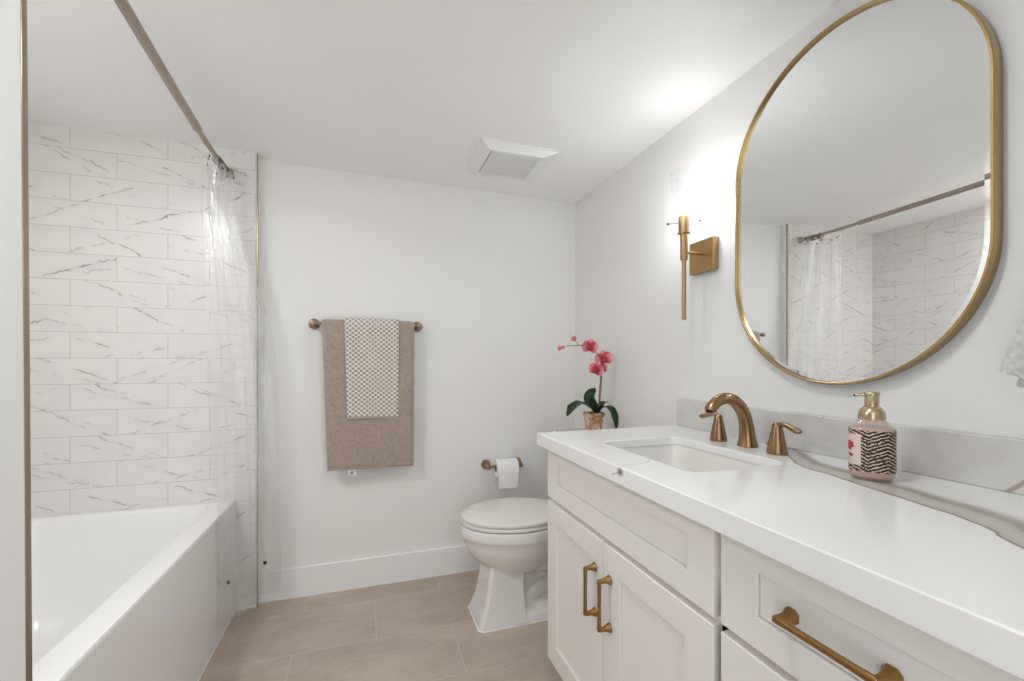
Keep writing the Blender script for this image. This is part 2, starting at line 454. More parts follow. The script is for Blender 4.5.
def thing(name, loc, label, cat, group=None):
    o = bpy.data.objects.new(name, None); COL.objects.link(o); o.location = loc; o.empty_display_size = .05
    o['label'] = label; o['category'] = cat
    if group: o['group'] = group
    return o
def tag(o, label, cat, group=None):
    o['label'] = label; o['category'] = cat
    if group: o['group'] = group
    return o
def sub(g, name, mat, part, **kw):
    """sub-part: part sits at its thing's origin, so use the thing's origin for the coordinates"""
    org = part.parent.location if part.parent else part.location
    gg = G(); gg.v = [tuple(Vector(p) - Vector(org)) for p in g.v]; gg.f = g.f; gg.uv = g.uv
    par = part; o = gg.build(name, mat, None, **kw); o.parent = par; return o
def struct(o): o['kind'] = 'structure'; return o
def rrect(x0, x1, y0, y1, z, r, n=6):
    pts = []
    for cx_, cy_, a0 in ((x1 - r, y1 - r, 0), (x0 + r, y1 - r, 90), (x0 + r, y0 + r, 180), (x1 - r, y0 + r, 270)):
        for k in range(n + 1):
            a = radians(a0 + 90 * k / n); pts.append((cx_ + r * cos(a), cy_ + r * sin(a), z))
    return pts

# ------------------------------------------------------------------ setting
struct(G().box(-1.6, 1.4, -.9, 2.5, -.05, 0).build('floor', 'floor_tile', sharp=30))
g = G(); xs = [-1.6, -.60, -.52, -.43, -.35, .4, 1.4]
zs = [2.070, 2.070, 2.0685, 2.0605, 2.058, 2.049, 2.037]
g.loft([[(x, YN - .12, z), (x, 2.5, z), (x, 2.5, z + .08), (x, YN - .12, z + .08)] for x, z in zip(xs, zs)])
struct(g.build('ceiling', 'ceiling_paint', sharp=30))
def wall_xz(y0, y1, x0, x1, name, mat, top=None):
    g = G(); n = 8; rings = []
    for k in range(n + 1):
        x = x0 + (x1 - x0) * k / n; z = ceil_z(x) + .02
        rings.append([(x, y0, 0), (x, y0, z), (x, y1, z), (x, y1, 0)])
    return struct(g.loft(rings).build(name, mat, sharp=30))
wall_xz(YB, YB + .1, XL - .1, XR + .1, 'wall_back', 'wall_paint')
struct(G().box(XR, XR + .1, YN - .1, YB, 0, 2.11).build('wall_right', 'wall_paint'))
struct(G().box(XL - .1, XL, YN - .1, YB, 0, 2.11).build('wall_left', 'wall_paint'))
# near wall with the doorway the camera stands in
g = G(); g.box(XL, -.40, YN - .1, YN, 0, 2.09); g.box(.44, XR, YN - .1, YN, 0, 2.07); g.box(-.40, .44, YN - .1, YN, 1.98, 2.07)
struct(g.build('wall_front', 'wall_paint'))
g = G(); g.box(-.415, -.40, YN - .1, YN + .012, 0, 1.98); g.box(.44, .455, YN - .1, YN + .012, 0, 1.98); g.box(-.415, .455, YN - .1, YN + .012, 1.98, 1.995)
struct(g.build('trim_1', 'trim_paint', bevel=.002))
# wing wall at the near end of the tub
WY0, WY1 = .700, .818
def lean(g):
    g.v = [(x + ((.001 + (1.7 - z) * .0062) if x > -.6 else 0), y, z) for x, y, z in g.v]; return g
struct(lean(G().box(XL, XT, WY0, WY1, 0, 2.09)).build('wall_wing', 'wall_paint'))
# tile faces (proud of the walls)
g = G(); wall = []
n = 8; rings = []
for k in range(n + 1):
    x = XL + (XT - .004 - XL) * k / n; rings.append([(x, YT, .0), (x, YT, ceil_z(x) + .004), (x, YB, ceil_z(x) + .004), (x, YB, .0)])
struct(g.loft(rings).build('wall_shower_tile', 'tile', sharp=30))
struct(G().box(XL - .001, XL + .012, WY1, YT, .0, 2.08).build('wall_shower_side_tile', 'tile', sharp=30))
struct(G().box(XL, XT - .012, WY1, WY1 + .010, .0, 2.08).build('wall_shower_near_tile', 'tile', sharp=30))
# painted return between tile and wall
struct(G().box(XT - .004, XT - .0005, YT + .004, YB, 0, 2.064).build('wall_return', 'wall_paint'))
struct(G().box(XT - .006, XT, YT - .003, YT + .006, 0, 2.0635).build('trim_2', 'trim_metal', bevel=.001))
struct(lean(G().box(XT - .012, XT + .001, WY1 - .0015, WY1 + .011, 0, 2.0635)).build('trim_3', 'trim_metal', bevel=.001))
# baseboards
def baseboard(name, x0, x1, y0, y1):
    g = G(); g.box(x0, x1, y0, y1, 0, .140); return struct(g.build(name, 'trim_paint', bevel=.003))
baseboard('baseboard_back', XT, XR, YB - .015, YB)
baseboard('baseboard_right', XR - .015, XR, 1.38, YB - .015)
baseboard('baseboard_wing', XT + .010, XT + .024, WY0 - .014, WY1 - .03)
g = G(); g.box(XT, XR, YB - .018, YB - .015, 0, .004); struct(g.build('trim_4', 'caulk'))

# ------------------------------------------------------------------ tub
tub = thing('bathtub', (-.95, 1.53, 0), 'white alcove bathtub with flat apron set against the marble tiled walls', 'bathtub')
TX0, TX1, TY0, TY1, TZ = XL + .0135, -.567, WY1 + .010, YT, .492
g = G()
outer = rrect(TX0, TX1, TY0, TY1, TZ, .004, 8)
o2 = rrect(TX0 + .004, TX1 - .004, TY0 + .004, TY1 - .004, TZ + .005, .004, 8)
def tr(dx0, dx1, dy0, dy1, z, r): return rrect(TX0 + dx0, TX1 - dx1, TY0 + dy0, TY1 - dy1, z, r, 8)
rings = [rrect(TX0, TX1, TY0, TY1, 0.0, .004, 8), rrect(TX0, TX1, TY0, TY1, TZ - .004, .004, 8), outer, o2,
         tr(.040, .076, .055, .030, TZ + .005, .045), tr(.047, .083, .062, .036, TZ + .0015, .048), tr(.053, .088, .070, .042, TZ - .012, .05),
         tr(.066, .104, .095, .070, .36, .06), tr(.082, .122, .125, .11, .20, .075), tr(.10, .14, .16, .16, .105, .085), tr(.14, .18, .21, .22, .075, .09)]
g.loft(rings, False, True)
g.build('shell', 'tub_acrylic', tub, sharp=40)
sk = G(); sk.box(TX1 - .001, TX1 + .002, TY0 + .003, TY1 - .004, 0, .003); sk.build('caulk_line', 'caulk', tub)
dr = G(); dr.lathe([(.001, .004), (.026, .004), (.032, .0)], (-.95, 1.05, .0755)); dr.build('drain', 'nickel', tub)
ov = G(); ov.lathe([(.035, 0), (.035, .006), (.028, .010), (.001, .011)], (-.95, TY0 + .088, .38), 'y'); ov.build('overflow_plate', 'nickel', tub)

# ------------------------------------------------------------------ curtain rod, rings, clear liner
RODZ = 1.962
def rod_x(y):
    return -.597 + .052 * max(0.0, min(1.0, (2.1 - y) / 1.1)) ** 1.3 if y > 1.0 else -.545 - .05 * ((1.0 - y) / .2)
rod = thing('curtain_rod', (-.59, 1.54, RODZ), 'brushed nickel telescoping shower curtain rod spanning the tub near the ceiling', 'curtain rod')
def rz(y): return RODZ + .018 * max(0.0, min(1.0, (1.95 - y) / .8))
ys = [1.86 - (1.86 - .83) * k / 16 for k in range(17)]
G().tube([(rod_x(y), y, rz(y)) for y in ys], .0138, 20).build('outer_tube', 'nickel', rod)
G().tube([(rod_x(y), y, rz(y)) for y in (2.249, 2.15, 2.05, 1.95, 1.84)], .0098, 20).build('inner_tube', 'nickel', rod)
gg = G(); gg.lathe([(.0142, 0), (.0150, .004), (.0142, .010)], (0, 0, 0), 'y', 20)
gg.v = [(x + rod_x(1.86), y + 1.853, z + rz(1.86)) for x, y, z in gg.v]; gg.build('end_collar', 'nickel', rod)
for y, s_ in ((2.2495, -1), (.829, 1)):
    gg = G(); gg.lathe([(.023, 0), (.023, s_ * .005), (.019, s_ * .012), (.014, s_ * .020), (.012, s_ * .030)], (rod_x(y), y, rz(y)), 'y', 28)
    gg.build('end_flange', 'nickel', rod)

def curtain_pt(u, v):
    """u along the bunched liner 0..1, v = 0 top .. 1 bottom"""
    ph = u * 2 * pi * 5.5
    top = Vector((-.600 + .022 * u, 1.965 + .235 * u, 0))
    mid = Vector((-.585 + .165 * u, 1.945 + .25 * u, 0))
    bot = Vector((-.548 + .148 * u, 2.00 + .21 * u, 0))
    if v < .45: q = v / .45; q = q * q * (3 - 2 * q); c = top.lerp(mid, q)
    else: q = (v - .45) / .55; c = mid.lerp(bot, q)
    amp = .024 + .014 * v
    k = noise.noise(Vector((u * 6, v * 3.0, 3.1)))
    k2 = noise.noise(Vector((u * 14, v * 9.0, 8.1)))
    c = c + Vector((sin(ph + 1.2 * k) * amp + .007 * k2, cos(ph * .5 + 2.0 * k) * amp * .55 + .006 * k2, 0))
    if v > .70: c.x = max(c.x, -.560)
    c.y = min(c.y, 2.243)
    z = 1.928 - v * (1.928 - .075 - .02 * u)
    return (c.x, c.y, z + .004 * sin(ph) * (1 - v))
cur = G(); NU, NV = 150, 70
cur.v = [curtain_pt(i / NU, j / NV) for j in range(NV + 1) for i in range(NU + 1)]
cur.f = [(j * (NU + 1) + i, j * (NU + 1) + i + 1, (j + 1) * (NU + 1) + i + 1, (j + 1) * (NU + 1) + i) for j in range(NV) for i in range(NU)]
liner = thing('shower_curtain_liner', (-.52, 2.08, .08), 'clear plastic shower curtain liner bunched at the back end of the rod', 'shower curtain')
cur.build('sheet', 'clear_vinyl', liner, sharp=180)
cuff = G(); cuff.v = [tuple(Vector(curtain_pt(i / NU, j * .022 / 2)) + Vector((.0015, -.0015, 0))) for j in range(3) for i in range(NU + 1)]
cuff.f = [(j * (NU + 1) + i, j * (NU + 1) + i + 1, (j + 1) * (NU + 1) + i + 1, (j + 1) * (NU + 1) + i) for j in range(2) for i in range(NU)]
cuff.build('top_hem', 'clear_vinyl', liner, sharp=180)
for (x, y, z) in ((-.555, 2.125, .197), (-.425, 2.15, .250)):
    gg = G(); gg.lathe([(.001, -.002), (.0075, -.002), (.0085, 0), (.0075, .002), (.001, .002)], (0, 0, 0), 'y', 16)
    gg.v = [(a * .9 + x, b + y - .028, c + z) for a, b, c in gg.v]
    gg.build('weight_magnet', 'dark_metal', liner)
for k in range(8):
    u = (k + .5) / 8; p = Vector(curtain_pt(u, .008))
    gg = G(); gg.lathe([(.0035, -.0015), (.0058, -.0015), (.0058, .0015), (.0035, .0015)], (p.x, p.y, p.z), 'x', 14, False, False)
    gg.build('grommet', 'dark_metal', liner)
ring0 = None
for k in range(8):
    yy = 2.10 + .014 * k; tilt = (.5 - (k % 3) * .45)
    path = []
    for a in range(25):
        t = 2 * pi * a / 24; path.append((sin(t) * .0155, cos(t) * .016 * tilt * .35, cos(t) * .0175 - .0075))
    if ring0 is None:
        gg = G(); gg.tube(path, .0024, 8, False); ring0 = gg.build('curtain_ring', 'ring_metal'); r = ring0
    else:
        r = ring0.copy(); COL.objects.link(r)
    r.location = (rod_x(yy), yy, rz(yy)); r.rotation_euler = (tilt * .35, 0, tilt * .6)
    tag(r, 'small nickel ring on the shower rod holding the bunched clear curtain', 'curtain ring', 'curtain rings bunched at the end of the rod')

# ------------------------------------------------------------------ vanity cabinet
VY0, VY1, VF = .185, 1.366, .575      # near end, far end, door face plane
van = thing('vanity_cabinet', (.86, .78, 0), 'white shaker vanity cabinet with bronze pulls under the quartz countertop', 'vanity')
g = G(); x1 = XR - .002
g.box(VF + .020, x1, VY1 - .018, VY1, .1, .831); g.box(VF + .020, x1, VY0, VY0 + .018, .1, .831)
g.box(VF + .085, x1, VY1 - .075, VY1 - .060, .0, .10)
g.box(VF + .020, x1, VY0, VY1, .100, .118); g.box(x1 - .012, x1, VY0, VY1, .1, .831)
g.box(VF + .020, VF + .038, VY0, VY1, .12, .831); g.box(VF + .07, VF + .085, VY0, VY1 - .060, 0, .10)
g.box(VF + .020, x1, .600, .618, .118, .70)
g.build('carcass', 'cabinet_paint', van, bevel=.0008)
def shaker(name, y0, y1, z0, z1, sl, sr, rb, rt, rec=.008):
    """front with raised stiles/rails and a recessed flat centre panel"""
    g = G(); t = .020
    def R(a, b, c, d, x): return [(x, a, c), (x, b, c), (x, b, d), (x, a, d)]
    i = (y0 + sr, y1 - sl, z0 + rb, z1 - rt)
    rings = [R(y0, y1, z0, z1, VF + t), R(y0, y1, z0, z1, VF + .0015), R(y0 + .0015, y1 - .0015, z0 + .0015, z1 - .0015, VF),
             R(*i, VF), R(*i, VF + rec + .003), R(i[0] + .0018, i[1] - .0018, i[2] + .0018, i[3] - .0018, VF + rec + .003), R(i[0] + .0018, i[1] - .0018, i[2] + .0018, i[3] - .0018, VF + rec)]
    g.loft(rings)
    return g.build(name, 'cabinet_paint', van, sharp=25)
def pull(center, axis, parent, L=.128):
    c = Vector(center); a = Vector(axis); proj = Vector((-1, 0, 0)); off = .030
    g = G()
    side = a.cross(proj).normalized()
    def sect(p, hw, hd, du, dv):
        q8 = [(.5, 1), (1, .5), (1, -.5), (.5, -1), (-.5, -1), (-1, -.5), (-1, .5), (-.5, 1)]
        return [tuple(p + du * (a_ * hw) + dv * (b_ * hd)) for a_, b_ in q8]
    ends = L / 2
    # bar: slim in the middle, slightly swelling to its ends
    ts = [-1.055, -1.0, -.8, -.4, 0, .4, .8, 1.0, 1.055]; ws = [.0052, .0060, .0054, .0050, .0049, .0050, .0054, .0060, .0052]
    g.loft([sect(c + a * (ends * t) + proj * off, w_, w_ * .85, side, proj) for t, w_ in zip(ts, ws)])
    for s_ in (-1, 1):
        p = c + a * (ends * s_)
        g.loft([sect(p + proj * h, w_, w_, side, a) for h, w_ in ((0.0, .0112), (.002, .0112), (.007, .0086), (.014, .0062), (.022, .0054), (.030, .0054))])
    return sub(g, 'pull_handle', 'dark_bronze', parent, sharp=30, bevel=.0006)
shaker('false_drawer_front', .618, 1.364, .664, .826, .080, .066, .055, .038)
dl = shaker('door', .999, 1.364, .122, .650, .070, .070, .067, .061)
dr_ = shaker('door', .618, .995, .122, .650, .073, .073, .067, .061)
pull((VF, 1.037, .508), (0, 0, 1), dl, .120); pull((VF, .963, .508), (0, 0, 1), dr_, .120)
d1 = shaker('drawer', .203, .601, .664, .826, .071, .071, .050, .040)
d2 = shaker('drawer', .203, .601, .394, .650, .071, .071, .060, .060)
d3 = shaker('drawer', .203, .601, .122, .381, .071, .071, .060, .060)
pull((VF + .008, .410, .746), (0, 1, 0), d1); pull((VF + .008, .410, .522), (0, 1, 0), d2); pull((VF + .008, .410, .252), (0, 1, 0), d3)

# ------------------------------------------------------------------ countertop with undermount sink
CT, CX0, CX1, CY0, CY1 = .874, .547, XR - .003, .170, 1.391
SX0, SX1, SY0, SY1 = .665, .945, .775, 1.172
def slab_with_hole():
    bm = bmesh.new()
    e = .0025
    def loop(pts): 
        vs = [bm.verts.new(p) for p in pts]; es = [bm.edges.new((vs[i], vs[(i + 1) % len(vs)])) for i in range(len(vs))]; return vs, es
    o_t, oe = loop([(CX0 + e, CY0 + e, CT), (CX1, CY0 + e, CT), (CX1, CY1 - e, CT), (CX0 + e, CY1 - e, CT)])
    hole = rrect(SX0 - .002, SX1 + .002, SY0 - .002, SY1 + .002, CT, .035, 8); i_t, ie = loop(hole)
    bmesh.ops.triangle_fill(bm, use_beauty=True, use_dissolve=False, edges=oe + ie)
    # outer sides
    lows = []
    prev = o_t
    for (dx, z) in ((0, CT - e), (0, .834), (.0015, .832)):
        pts = [(CX0 + dx, CY0 + dx, z), (CX1, CY0 + dx, z), (CX1, CY1 - dx, z), (CX0 + dx, CY1 - dx, z)]
        cur_ = [bm.verts.new(p) for p in pts]
        for k in range(4): bm.faces.new((prev[k], prev[(k + 1) % 4], cur_[(k + 1) % 4], cur_[k]))
        prev = cur_
    a = [bm.verts.new(p) for p in [(CX0 + .035, CY0 + .035, .832), (CX1, CY0 + .035, .832), (CX1, CY1 - .035, .832), (CX0 + .035, CY1 - .035, .832)]]
    for k in range(4): bm.faces.new((prev[k], prev[(k + 1) % 4], a[(k + 1) % 4], a[k]))
    b = [bm.verts.new((p.co.x, p.co.y, .852)) for p in a]
    for k in range(4): bm.faces.new((a[k], a[(k + 1) % 4], b[(k + 1) % 4], b[k]))
    # hole sides
    prev = i_t
    for d_, z in ((0.0, CT - .002), (0.0, .852)):
        cur_ = [bm.verts.new(p) for p in rrect(SX0 - d_, SX1 + d_, SY0 - d_, SY1 + d_, z, .035, 8)]
        n = len(cur_)
        for k in range(n): bm.faces.new((prev[k], cur_[k], cur_[(k + 1) % n], prev[(k + 1) % n]))
        prev = cur_
    be = [bm.edges.get((b[k], b[(k + 1) % 4])) for k in range(4)]; he = [bm.edges.get((prev[k], prev[(k + 1) % len(prev)])) for k in range(len(prev))]
    bmesh.ops.triangle_fill(bm, use_beauty=True, use_dissolve=False, edges=be + he)
    bmesh.ops.recalc_face_normals(bm, faces=bm.faces)
    me = bpy.data.meshes.new('countertop'); bm.to_mesh(me); bm.free()
    me.materials.append(MATS['quartz']); me.shade_smooth(); me.set_sharp_from_angle(angle=radians(20))
    o = bpy.data.objects.new('countertop', me); COL.objects.link(o); return o
tag(slab_with_hole(), 'white quartz countertop with a bold grey and brown vein, on the vanity', 'countertop')
g = G(); g.box(1.117, XR - .001, CY0, 1.384, CT + .0005, .973)
tag(g.build('backsplash', 'quartz_splash', bevel=.0015), 'low pale quartz backsplash strip standing behind the faucet', 'backsplash')

sink = thing('sink_basin', ((SX0 + SX1) / 2, (SY0 + SY1) / 2, .72), 'white rectangular undermount sink basin set into the quartz countertop', 'sink')
g = G(); m = .006
def sr_(d, z, r): return rrect(SX0 + d, SX1 - d, SY0 + d, SY1 - d, z, r, 8)
rings = [sr_(-.018, .8365, .05), sr_(-.018, .8515, .05), sr_(-.004, .8515, .038), sr_(-.002, .846, .038), sr_(.004, .80, .040), sr_(.010, .755, .045), sr_(.022, .730, .052), sr_(.045, .720, .055), sr_(.10, .714, .035)]
g.loft(rings, False, True); out = [sr_(.04, .700, .055), sr_(-.004, .74, .05), sr_(-.008, .8365, .05), sr_(-.018, .8365, .05)]
g.loft(out, True, False)
g.build('bowl', 'porcelain', sink, sharp=50)
G().lathe([(.001, .004), (.017, .0035), (.019, .001), (.022, .001), (.024, -.001)], (.82, .975, .7155)).build('drain', 'bronze', sink)

# ------------------------------------------------------------------ faucet
fau = thing('faucet', (1.03, .975, CT), 'brushed bronze arched widespread faucet with two lever handles behind the sink', 'faucet')
bx, by = 1.028, .975
path, rad, fl = [], [], []
pts = [(1.030, .8743, .0270), (1.030, .877, .0268), (1.0295, .893, .0232), (1.028, .915, .0204), (1.024, .940, .0188), (1.016, .965, .0180), (1.002, .988, .0176), (.978, 1.007, .0166), (.951, 1.013, .0160), (.925, 1.007, .0158), (.906, .993, .0157), (.896, .978, .0158)]
def cr(P, n=4):
    out = []
    for i in range(len(P) - 1):
        p0, p1, p2, p3 = P[max(i - 1, 0)], P[i], P[i + 1], P[min(i + 2, len(P) - 1)]
        for k in range(n):
            t = k / n
            out.append(tuple(.5 * (2 * b + (c - a) * t + (2 * a - 5 * b + 4 * c - d) * t * t + (3 * b - a - 3 * c + d) * t ** 3) for a, b, c, d in zip(p0, p1, p2, p3)))
    out.append(tuple(P[-1])); return out
sp = cr(pts)
g = G(); g.tube([(p[0], by, p[1]) for p in sp], [p[2] for p in sp], 28)
g.build('spout', 'bronze', fau, sharp=50)
G().lathe([(.0105, .0), (.0105, -.004)], (.8945, by, .979), 'z', 20).build('aerator', 'dark_metal', fau)
for yy, s_ in ((1.072, 1), (.870, -1)):
    g = G(); g.lathe([(.0245, .0003), (.0248, .002), (.0238, .010), (.0208, .028), (.0170, .048), (.0138, .063), (.0120, .073), (.0100, .079), (.006, .0825), (.0005, .083)], (1.018, yy, CT), 'z', 32, True, True)
    h = g.build('handle', 'bronze', fau, sharp=50)
    g = G(); P = cr([(1.018, yy - s_ * .002, CT + .071, .0095), (1.018, yy + s_ * .008, CT + .078, .0088), (1.017, yy + s_ * .024, CT + .079, .0078), (1.015, yy + s_ * .042, CT + .074, .0085), (1.013, yy + s_ * .060, CT + .069, .0092), (1.012, yy + s_ * .070, CT + .068, .0060), (1.012, yy + s_ * .073, CT + .068, .001)])
    g.tube([p[:3] for p in P], [p[3] for p in P], 16, True, (1.05, .80)); sub(g, 'lever', 'bronze', h, sharp=60)

# ------------------------------------------------------------------ soap bottle
bc = Vector((.992, .627, CT))
soap = thing('soap_dispenser', bc, 'pink foaming soap bottle with gold pump and black animal stripe label', 'soap bottle')
def se(r, z, n=48, e=2.7, rot=radians(32)):
    o = []
    for j in range(n):
        a = 2 * pi * j / n; k = (abs(cos(a)) ** e + abs(sin(a)) ** e) ** (-1 / e)
        b = a + rot; o.append((bc.x + r * k * cos(b), bc.y + r * k * sin(b), CT + z))
    return o
g = G(); prof = [(.030, .001), (.0358, .003), (.0375, .008), (.0378, .020), (.0378, .095), (.0370, .104), (.032, .112), (.026, .118), (.020, .122), (.019, .126)]
g.loft([se(r, z) for r, z in prof]); g.build('bottle', 'clear_bottle', soap, sharp=60)
g = G(); g.loft([se(r, z) for r, z in [(.029, .004), (.0335, .0055), (.0364, .009), (.0366, .103), (.034, .1045)]]); g.build('liquid', 'soap_liquid', soap, sharp=60)
g = G(); n = 96
for j, z in enumerate((.018, .101)):
    for i in range(n + 1):
        a = 2 * pi * i / n; rot = radians(32); b = a - rot
        k = (abs(cos(b)) ** 2.7 + abs(sin(b)) ** 2.7) ** (-1 / 2.7); r = .0386
        g.v.append((bc.x + r * k * cos(a), bc.y + r * k * sin(a), CT + z)); g.uv[len(g.v) - 1] = (i / n, j)
g.f = [(i, i + 1, n + 1 + i + 1, n + 1 + i) for i in range(n)]
g.build('label', 'soap_label', soap, sharp=60)
G().lathe([(.0205, .121), (.0228, .1215), (.0232, .126), (.0228, .134), (.0200, .141), (.0155, .146), (.0140, .1475)], bc, 'z', 36).build('collar', 'pump_gold', soap, sharp=60)
g = G(); g.lathe([(.0122, .146), (.0122, .168), (.0130, .1695), (.0135, .1715), (.0135, .1765), (.012, .178)], bc, 'z', 32)
ndir = Vector((-.35, .94, 0)).normalized()
P = [bc + Vector((0, 0, .1715)) + ndir * d for d in (.0, .012, .021, .027)]; P[-1] = P[-1] - Vector((0, 0, .0015))
g.tube([tuple(p) for p in P], [.0065, .006, .0045, .0036], 16, True, (1.3, .65)); g.build('pump_head', 'pump_gold', soap, sharp=50)
g = G(); q = P[-1]; g.tube([tuple(q + ndir * -.001), tuple(q + ndir * .0035)], .0026, 12); g.build('nozzle', 'dark_metal', soap)

# ------------------------------------------------------------------ oval mirror
mc = (0, .799, 1.514); MR, MH = .305, .457
mir = thing('wall_mirror', (XR - .02, .799, 1.514), 'large rounded pill-shaped mirror with a thin gold frame on the right wall', 'mirror')
def race(inset, x, n=40):
    R = MR - inset; out = []
    for top in (1, -1):
        for k in range(n + 1):
            a = (pi * k / n) if top == 1 else (pi + pi * k / n)
            out.append((x, mc[1] + R * cos(a), mc[2] + top * (MH - MR) + R * sin(a)))
    return out
F0 = 1.113
g = G(); g.loft([race(.001, XR - .001), race(0, F0 + .0015), race(.0015, F0), race(.0050, F0), race(.0060, F0 + .001), race(.0060, XR - .001)], False, False)
g.build('frame', 'gold', mir, sharp=30)
g = G(); g.loft([race(.0062, 1.1225), race(.018, 1.1220)], False, False); g.v += race(.018, 1.1220); n0 = len(g.v) - 82
g.f.append(tuple(range(n0, n0 + 82)))
g.build('mirror_glass', 'mirror_silver', mir, sharp=.2, recalc=False)
g = G(); g.loft([race(.0055, 1.1245), race(.0055, XR - .0005)], True, True); g.build('backing', 'dark_gap', mir)

# ------------------------------------------------------------------ wall sconce
sx, sy = 1.043, 1.256
sc = thing('wall_sconce', (XR, sy, 1.495), 'gold wall sconce with a lit bulb in a clear glass cylinder beside the mirror', 'wall lamp')
g = G(); g.box(XR - .024, XR - .0005, 1.204, 1.322, 1.434, 1.548); g.build('backplate', 'sconce_gold', sc, bevel=.0015)
g = G(); g.tube([(XR - .024, sy, 1.497), (sx, sy, 1.497)], .0045, 16); g.build('arm', 'sconce_gold', sc)
g = G(); g.lathe([(.0075, 1.264), (.0075, 1.474)], (sx, sy, 0), 'z', 20); g.lathe([(.0082, 1.262), (.0082, 1.272)], (sx, sy, 0), 'z', 20)
g.lathe([(.0120, 1.470), (.0126, 1.472), (.0126, 1.564)], (sx, sy, 0), 'z', 24); g.build('stem', 'sconce_gold', sc, sharp=40)
g = G(); g.lathe([(.0215, 1.562), (.0215, 1.566), (.0185, 1.5665), (.0185, 1.624), (.0165, 1.624), (.0165, 1.60)], (sx, sy, 0), 'z', 28); g.build('socket_cup', 'sconce_gold', sc, sharp=30)
g = G(); g.lathe([(.048, 1.547), (.048, 1.775), (.0464, 1.775), (.0464, 1.547), (.048, 1.547)], (sx, sy, 0), 'z', 48, False, False)
g.build('glass_cylinder', 'clear_glass', sc, sharp=40)
for dx, dy in ((-.78, .62), (.78, -.62)):
    g = G(); g.tube([(sx + dx * .017, sy + dy * .017, 1.601), (sx + dx * .054, sy + dy * .054, 1.601)], .0014, 10)
    g.tube([(sx + dx * .049, sy + dy * .049, 1.601), (sx + dx * .057, sy + dy * .057, 1.601)], .0038, 12); g.build('set_screw', 'dark_metal', sc)
g = G(); g.lathe([(.0105, 1.605), (.0115, 1.628), (.016, 1.640), (.0235, 1.655), (.027, 1.672), (.0245, 1.690), (.016, 1.702), (.006, 1.7075), (.001, 1.708)], (sx, sy, 0), 'z', 28)
g.build('bulb', 'bulb_glow', sc, sharp=60)

# ------------------------------------------------------------------ recessed lights
for nm, (lx, ly), mt, lab in (('main', (.22, .62), 'added_light_lens', 'unseen flat ceiling light added near the doorway to light the room'),  # added out of view to brighten the room
                              ('shower', (-.985, .97), 'shower_lens', 'flat round recessed ceiling light above the bathtub')):
    zc_ = ceil_z(lx)
    t_ = thing('unseen_ceiling_light', (lx, ly, zc_), lab, 'ceiling light')
    G().lathe([(.085, -.0005), (.084, -.004), (.076, -.006), (.070, -.006), (.070, -.003)], (lx, ly, zc_), 'z', 40, False, False).build('trim_ring', 'white_plastic', t_)
    G().lathe([(.0695, -.0042), (.001, -.0042)], (lx, ly, zc_), 'z', 40, False, True).build('lens', mt, t_)

# ------------------------------------------------------------------ exhaust fan cover
fx0, fx1, fy0, fy1 = .447, .795, 1.755, 2.108
fz = ceil_z(.62)
fan = thing('exhaust_fan_cover', (.62, 1.93, fz), 'square white exhaust fan cover with sloping rim on the ceiling near the back wall', 'ceiling vent')
def sq(x0, x1, y0, y1, z):
    return [(x0, y0, z), (x1, y0, z), (x1, y1, z), (x0, y1, z)]
ix0, ix1, iy0, iy1 = .492, .722, 1.770, 2.000
zo = fz + .006
g = G(); g.loft([sq(fx0, fx1, fy0, fy1, zo), sq(fx0, fx1, fy0, fy1, fz - .006), sq(fx0 + .004, fx1 - .004, fy0 + .004, fy1 - .004, fz - .009),
                 sq(ix0 - .008, ix1 + .008, iy0 - .008 + .012, iy1 + .008, fz - .036), sq(ix0, ix1, iy0 + .012, iy1, fz - .037), sq(ix0 + .002, ix1 - .002, iy0 + .014, iy1 - .002, fz - .033)], True, False)
g.build('frame', 'white_plastic', fan, sharp=20)
g = G(); g.box(ix0 + .003, ix1 - .003, iy0 + .015, iy1 - .003, fz - .040, fz - .020); g.build('grille_panel', 'panel_plastic', fan, bevel=.002)

# ------------------------------------------------------------------ towel bar and towels
BY, BZ = 2.238, 1.300
tb = thing('towel_bar', (0, YB, BZ), 'bronze towel bar on the back wall holding a taupe towel', 'towel bar')
g = G(); g.tube([(-.255, BY, BZ), (.245, BY, BZ)], .0075, 18); g.build('bar', 'towel_bar_bronze', tb)
for x in (-.249, .240):
    g = G(); g.lathe([(.0255, YB), (.0260, YB - .004), (.0235, YB - .010), (.0150, YB - .018), (.0115, YB - .030), (.0115, YB - .050), (.0130, YB - .060), (.0135, YB - .066), (.0110, YB - .074), (.001, YB - .077)], (x, 0, BZ), 'y', 28)
    g.build('post', 'towel_bar_bronze', tb, sharp=50)

